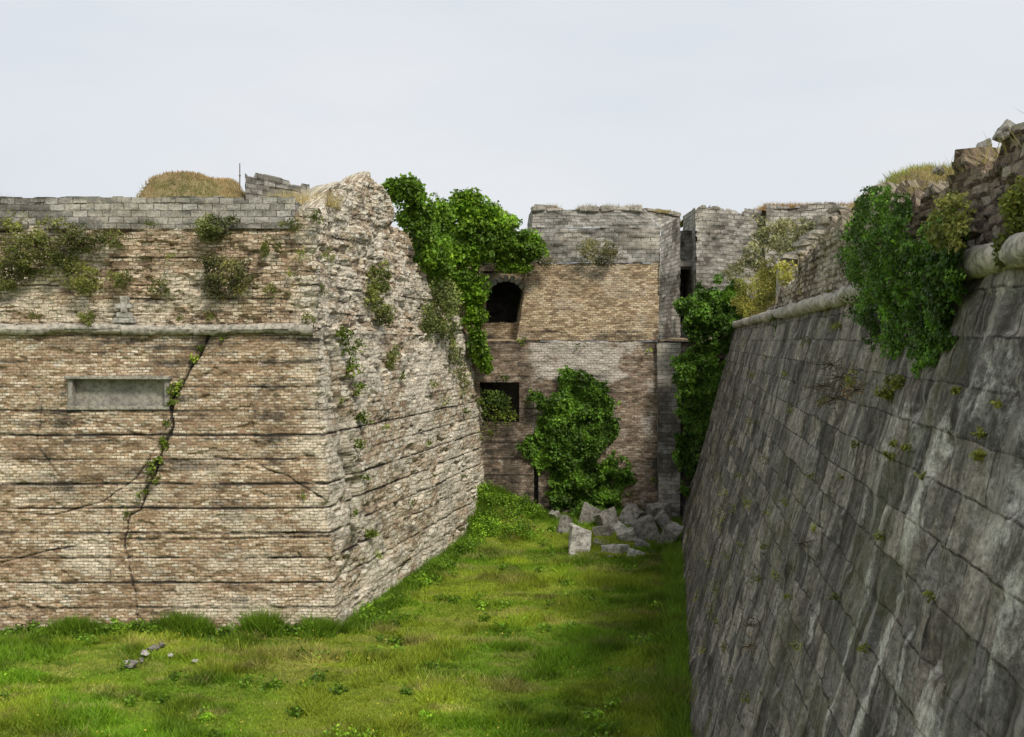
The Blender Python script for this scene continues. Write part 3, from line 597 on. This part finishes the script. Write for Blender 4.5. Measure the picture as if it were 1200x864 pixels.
for i,(px,py,w) in enumerate([(180,762,11),(170,768,8),(155,782,12),(148,778,8),(190,758,7),(228,778,6),(165,776,6),(200,770,5)]):
    Y_=10*1200/(py-400+4);rock('rubble_stone',at(px,py,Y_)+np.array([0,0,.06]),(w*Y_/1200*.8,w*Y_/1200*.6,w*Y_/1200*.5),50+i,M_rockl if i%2 else M_rock)
for i,(px,py,w,h) in enumerate([(1180,158,20,16),(1152,170,12,8),(1200,166,14,12),(1128,184,9,7),(1100,200,8,6)]):
    Y_=1200*3.9/(px-786);rock('loose_stone',at(px,py,Y_),(w*Y_/1200,w*Y_/1200,h*Y_/1200),90+i,M_rock)
# ============================================================ vegetation
NB=np.array([0,-1.,0])
P,N=ivy([(632,455),(655,440),(690,446),(718,462),(722,500),(716,555),(740,590),(730,612),(695,604),(660,602),(640,575),(622,530),(622,480)],(0,55.9,0),NB,20000,1.0,1,nscale=1.3,edge=16)
leaves('ivy',P,N,.16,GREEN,seed=1)
P,N=ivy([(800,350),(830,335),(866,338),(870,372),(850,420),(838,480),(822,560),(812,590),(797,560),(792,500),(795,440),(805,400)],(0,54.5,0),NB,17000,1.0,2,nscale=1.2)
P2,N2=ivy([(800,350),(830,335),(866,338),(875,372),(850,385),(805,400)],(0,55.5,0),NB,4000,1.0,5)
leaves('ivy',np.concatenate([P,P2]),np.concatenate([N,N2]),.16,(.08,.175,.018),seed=2)
B=[]
for px,py,Y_,rx,ry,n in [(474,222,46,24,20,2000),(486,250,47,22,32,2300),(500,290,48.5,20,34,2000),(545,252,54,42,28,3800),(565,285,54.5,42,30,3800),(530,310,54,34,34,3000),(605,290,55.5,36,20,2600),(548,335,54.5,24,26,2200),(512,262,52,24,34,2000),(548,235,53.5,22,14,1100),(512,300,50,22,34,1800),(556,370,54.8,16,24,1200),(560,405,55,12,26,1000),(570,425,55.2,9,14,300),(585,262,54.5,24,18,1400),(622,290,55.5,20,14,1000),(600,310,55.5,26,10,900)]:
    s=Y_/1200;B.append((at(px,py,Y_),(rx*s,max(rx,ry)*s*.6,ry*s),int(n*1.5)))
P,N=blobs(B,11,clumps=46,sub=.27);leaves('ivy',P,N,.17,(.13,.255,.018),seed=3,clump=.9)
def shrub(name,lst,size,col,seed=0,clumps=14,sub=.32,wide=.3,droop=.1,parent=None):
    B=[]
    for px,py,Y_,rx,ry,n in lst:
        s=Y_/1200;B.append((at(px,py,Y_),(rx*s,(rx+ry)/2*s*.7,ry*s),n))
    P,N=blobs(B,seed,clumps=clumps,sub=sub)
    return leaves(name,P,N,size,col,seed=seed,wide=wide,droop=droop,parent=parent)
shrub('shrub',[(512,360,49.5,30,34,3400),(522,385,50.5,20,20,1000),(500,375,48.8,18,24,1000),(528,420,52,16,34,900),(543,440,53,9,32,400)],.13,(.17,.22,.07),21,clumps=28)
shrub('shrub',[(446,330,42.0,16,24,1600),(449,362,42.4,14,22,1000),(438,350,41.5,10,18,500),(455,420,43.0,12,16,400)],.11,(.16,.20,.055),22)
f=36.0
shrub('shrub',[(45,290,f,40,30,3000),(20,312,f,28,24,1600),(92,282,f,30,22,1300),(125,282,f,24,14,700),(70,305,f,32,18,1100),(100,328,f,26,18,1200),(140,328,f,18,13,500),(15,262,f,20,14,400),(8,330,f,18,16,600),(60,262,f,22,8,300)],.09,(.15,.175,.045),23,clumps=36,sub=.24)
shrub('shrub',[(252,266,f,28,17,1700),(240,275,f,14,11,400)],.09,(.14,.175,.05),24,clumps=24)
shrub('shrub',[(264,318,f,36,23,2400),(248,305,f,22,13,600),(250,342,f,14,16,400),(285,330,f,18,17,600)],.09,(.155,.165,.06),25,clumps=28,sub=.26)
shrub('shrub',[(314,290,f,13,15,500),(102,370,f,14,12,420),(316,340,f,9,9,180),(246,370,f,6,8,130),(362,372,f,9,9,160),(185,335,f,16,14,320),(330,262,f,9,5,80),(345,262,f,8,14,220),(372,255,f,10,8,160),(352,300,f,7,10,90),(40,370,f,8,6,80),(200,300,f,7,5,60),(340,320,f,6,6,60),(385,300,f,8,12,140),(378,340,f,7,10,110),(210,372,f,7,5,60),(175,262,f,9,5,70)],.085,(.17,.20,.05),26)
P,N=blobs([(at(px,py,35.6),(rx*.03,.3,ry*.03),n) for px,py,rx,ry,n in [(40,290,34,24,80),(20,325,22,14,40),(262,318,30,20,50),(120,280,20,10,25)]],31,clumps=14);leaves('shrub_blossom',P,N,.06,(.55,.46,.40),cvar=0,seed=5)
T=[]
def wallplants(lst,p0,n,out=.12):
    r=[]
    for px,py,rp,cnt in lst:
        p=hitp(px,py,np.array(p0),nrm(n));s=p[1]/1200;r.append((p+nrm(n)*out,(rp*s,rp*s*.6,rp*s*.9),cnt))
    return r
T+=wallplants([(205,455,9,110),(202,470,7,80),(192,520,8,90),(178,548,8,70),(187,540,7,70),(228,420,6,50),(236,408,5,40),(150,600,5,30),(212,447,5,50),(198,495,5,40),(165,580,4,25),(355,580,5,20),(262,395,4,20),(184,560,6,40),(172,575,4,25)],(-6,35.1,0),Nf)
T+=wallplants([(402,395,13,260),(410,430,13,260),(418,455,10,170),(422,490,10,200),(418,520,7,80),(430,620,12,180),(405,410,9,100),(500,520,5,30),(470,440,6,50),(480,590,4,25),(398,470,4,20),(540,560,5,30),(450,500,4,20),(520,470,6,40),(425,560,6,50),(415,405,9,110),(440,650,6,50),(545,480,6,50),(460,410,7,80),(505,450,5,40),(412,600,5,40)],(-6,35.1,0),Ns)
T+=wallplants([(585,490,14,220),(600,485,8,100),(575,505,12,150),(655,590,6,40),(740,580,7,60),(765,560,5,40),(620,470,8,60),(560,470,10,120),(560,510,9,100),(735,540,6,40),(760,410,5,30),(680,405,5,30),(575,482,16,260),(612,400,7,60),(590,440,8,90)],(0,55.9,0),NB)
P,N=blobs(T,41,clumps=8,sub=.45);leaves('wall_plants',P,N,.10,(.15,.22,.03),seed=7,droop=.3)
shrub('shrub',[(700,297,56.2,28,17,1500),(688,290,56.2,14,12,350),(632,300,56,18,16,700),(628,288,56,10,14,300),(640,308,56,10,8,180)],.12,(.16,.17,.075),27,clumps=24)
shrub('shrub',[(585,472,56.3,20,18,1100)],.15,(.10,.17,.03),28)
yp=lambda px:4200/(px-786)+1.2
shrub('shrub',[(905,275,44,34,22,2400),(925,290,40,26,22,1400),(885,300,50,22,22,1400),(862,318,54,18,16,800),(945,268,44,20,13,800)],.12,(.28,.30,.15),29,clumps=34,sub=.25)
shrub('shrub',[(885,345,yp(885)+5,28,26,2500),(905,328,yp(905)+4,26,26,2000),(872,358,yp(880)+5,14,14,700),(900,354,yp(900)+1,18,14,800),(922,322,yp(925)+3,16,16,700)],.10,(.34,.35,.08),30,clumps=32,sub=.26)
shrub('shrub',[(945,335,yp(945),14,12,450),(962,318,yp(962),12,14,380),(985,318,yp(985),10,14,300),(1000,290,yp(1000),9,10,200),(975,345,yp(975)-1,9,7,150)],.07,(.22,.23,.07),32)
shrub('shrub',[(918,382,32.0,15,20,520),(903,378,36,10,8,160)],.08,(.15,.22,.03),33)
IV=empty('hanging_ivy')
p0p=np.array([3.5-.15,0,11.]);npar=nrm([-1,.155,0])
P,N=ivy([(1016,232),(1050,222),(1080,230),(1085,290),(1098,262),(1125,240),(1150,258),(1147,330),(1130,405),(1110,445),(1092,395),(1074,420),(1056,462),(1035,448),(1020,380),(1010,330),(1008,270)],p0p,npar,32000,.38,3,edge=10,nscale=2.6)
leaves('ivy_leaves',P,N,.055,(.075,.165,.018),IV,seed=8,droop=.8,clump=3,rnd=.65,cvar=.8)
P,N=ivy([(1128,222),(1148,225),(1158,255),(1145,290),(1125,300),(1112,280),(1118,245)],p0p+[-.1,0,0],npar,1500,.3,4,edge=6,nscale=2.2)
leaves('young_leaves',P,N,.05,(.13,.15,.035),IV,seed=9)
shrub('shrub',[(1192,250,9.9,20,34,1300),(1180,285,10,18,12,400),(1172,300,10,8,16,150)],.05,(.22,.26,.05),34,clumps=20)
T=wallplants([(1050,460,17,500),(1060,448,10,240),(850,607,18,320),(862,598,10,150),(882,500,12,160),(880,590,10,140),(890,680,10,110),(905,600,8,80),(842,690,10,120),(838,715,10,120),(842,730,8,80),(1158,535,9,130),(1160,510,5,50),(1052,535,7,80),(1070,525,6,50),(1055,520,5,40),(855,650,8,80),(870,640,7,60),(940,760,7,50),(1005,445,12,110),(915,675,6,50),(1180,475,5,40),(828,760,9,80),(835,660,9,80),(868,470,8,80),(862,520,8,80),(1040,630,6,50),(985,700,6,40),(958,560,5,30),(930,480,5,40),(990,560,4,30),(1100,700,5,35),(900,540,6,60),(925,590,6,60),(870,560,7,70),(845,560,8,80),(820,700,8,80),(860,800,7,60),(885,440,8,90),(905,420,7,70),(950,400,8,90),(985,385,8,90),(875,405,8,90),(852,580,7,80),(900,640,6,50),(930,700,6,45),(960,620,5,35),(850,760,7,60),(880,820,7,60),(1020,760,6,45),(1090,560,5,40),(1130,460,6,50),(1010,520,6,50),(970,470,6,50),(925,440,6,60)],(.475,0,0),Nr,.08)
P,N=blobs(T,43,clumps=8,sub=.45);leaves('wall_plants',P,N,.05,(.20,.23,.05),seed=10,droop=.5,wide=.3)
T=wallplants([(1000,445,28,200),(990,470,22,140),(1015,460,18,110),(985,430,16,70),(975,455,14,60),(888,735,14,70),(886,760,14,60),(950,640,10,40)],(.475,0,0),Nr,.15)
P,N=blobs(T,44,clumps=12,sub=.4);leaves('withered_plants',P,N,.055,(.20,.15,.09),seed=11,droop=.6,wide=.2)
tv=[];tf=[]
for c,rr,_ in T:
    for k in range(26):
        a=np.array(c);b=a+rng.normal(size=3)*np.array([rr[0],rr[0],rr[2]])*.75
        w=.006;i=len(tv);up=nrm(np.cross(b-a,[1,.2,.3]))*w
        tv+= [a-up*1.4,a+up*1.4,b+up*.4,b-up*.4];tf.append([i,i+1,i+2,i+3])
fast('dry_twigs',np.array(tv),np.array(tf),stone('twig_bark',(.16,.12,.08),(.1,.08,.05),(.06,.05,.03)),smooth=False)
ty=rng.uniform(8,50,3600);k=fbm(ty*.7,ty*0,0,3,5)>.44;ty=ty[k];q=np.interp(ty,[8,10,14,18,28,31,34,46],[11.95,11.95,12.15,12.35,12.3,11.75,11.3,11.0])
blades('parapet_grass',np.stack([par(ty)+rng.uniform(.05,.8,len(ty)),ty,q],1),.26,.013,(.42,.35,.12),lean=.5,seed=15)
ux=rng.uniform(-19,-6.5,6000);k=(ux>-9)|(fbm(ux*.7,ux*0,0,3,5)>.62);ux=ux[k]
blades('bastion_grass',np.stack([ux,37.5+rng.uniform(0,1.5,len(ux)),np.where(ux>-9,15.0,14.8)],1),.6,.025,(.50,.42,.2),lean=.35,seed=16)
tx=rng.uniform(1.2,9,4000);blades('tower_grass',np.stack([tx,rng.uniform(57.9,59.5,4000),np.full(4000,zT-.05)],1),.4*ss(.35,.7,fbm(tx*.9,tx*0,0,3,6))+.05,.04,(.42,.34,.14),seed=17)
bx2=rng.uniform(11,22.5,9000);blades('bastion_top_grass',np.stack([bx2,62.5+rng.uniform(0,4,9000),np.where(bx2>15.5,18.25,17.6)],1),.28,.05,(.46,.32,.14),seed=18,lean=.6)
# ============================================================ world, light, camera
el=math.radians(46);az_=math.radians(150)
w=bpy.data.worlds.new('World');sc.world=w;w.use_nodes=True;nt=w.node_tree;nt.nodes.clear()
sky=nt.nodes.new('ShaderNodeTexSky');sky.sky_type='NISHITA';sky.sun_disc=False;sky.sun_elevation=el;sky.sun_rotation=az_;sky.dust_density=4
tc=nt.nodes.new('ShaderNodeTexCoord');mp_=nt.nodes.new('ShaderNodeMapping');mp_.inputs['Scale'].default_value=(1,1,3.5)
nz=nt.nodes.new('ShaderNodeTexNoise');nz.inputs['Scale'].default_value=1.6;nz.inputs['Detail'].default_value=5
nt.links.new(tc.outputs['Generated'],mp_.inputs[0]);nt.links.new(mp_.outputs[0],nz.inputs[0])
rp=nt.nodes.new('ShaderNodeValToRGB');rp.color_ramp.elements[0].position=.3;rp.color_ramp.elements[1].position=.7
rp.color_ramp.elements[0].color=(.63,.69,.76,1);rp.color_ramp.elements[1].color=(.77,.79,.82,1)
nt.links.new(nz.outputs[0],rp.inputs[0])
sc10=nt.nodes.new('ShaderNodeVectorMath');sc10.operation='SCALE';sc10.inputs[3].default_value=10.8;nt.links.new(rp.outputs[0],sc10.inputs[0])
mx=nt.nodes.new('ShaderNodeMix');mx.data_type='RGBA';mx.inputs[0].default_value=.94
nt.links.new(sky.outputs[0],mx.inputs[6]);nt.links.new(sc10.outputs[0],mx.inputs[7])
bg=nt.nodes.new('ShaderNodeBackground');bg.inputs[1].default_value=.1;nt.links.new(mx.outputs[2],bg.inputs[0])
wo=nt.nodes.new('ShaderNodeOutputWorld');nt.links.new(bg.outputs[0],wo.inputs[0])
su=bpy.data.lights.new('sun','SUN');su.energy=2.8;su.angle=math.radians(10);su.color=(1,.935,.82)
so=bpy.data.objects.new('sun',su);sc.collection.objects.link(so)
ts=Vector((math.sin(az_)*math.cos(el),math.cos(az_)*math.cos(el),math.sin(el)));so.rotation_euler=ts.to_track_quat('Z','Y').to_euler()
cam=bpy.data.cameras.new('camera');co=bpy.data.objects.new('camera',cam);sc.collection.objects.link(co)
co.location=(0,0,10);co.rotation_euler=(math.radians(90),0,0);cam.lens=36;cam.sensor_width=36;cam.shift_y=-32/1200;cam.clip_end=4000
sc.camera=co
sc.view_settings.view_transform='Standard';sc.view_settings.look='None';sc.view_settings.exposure=0
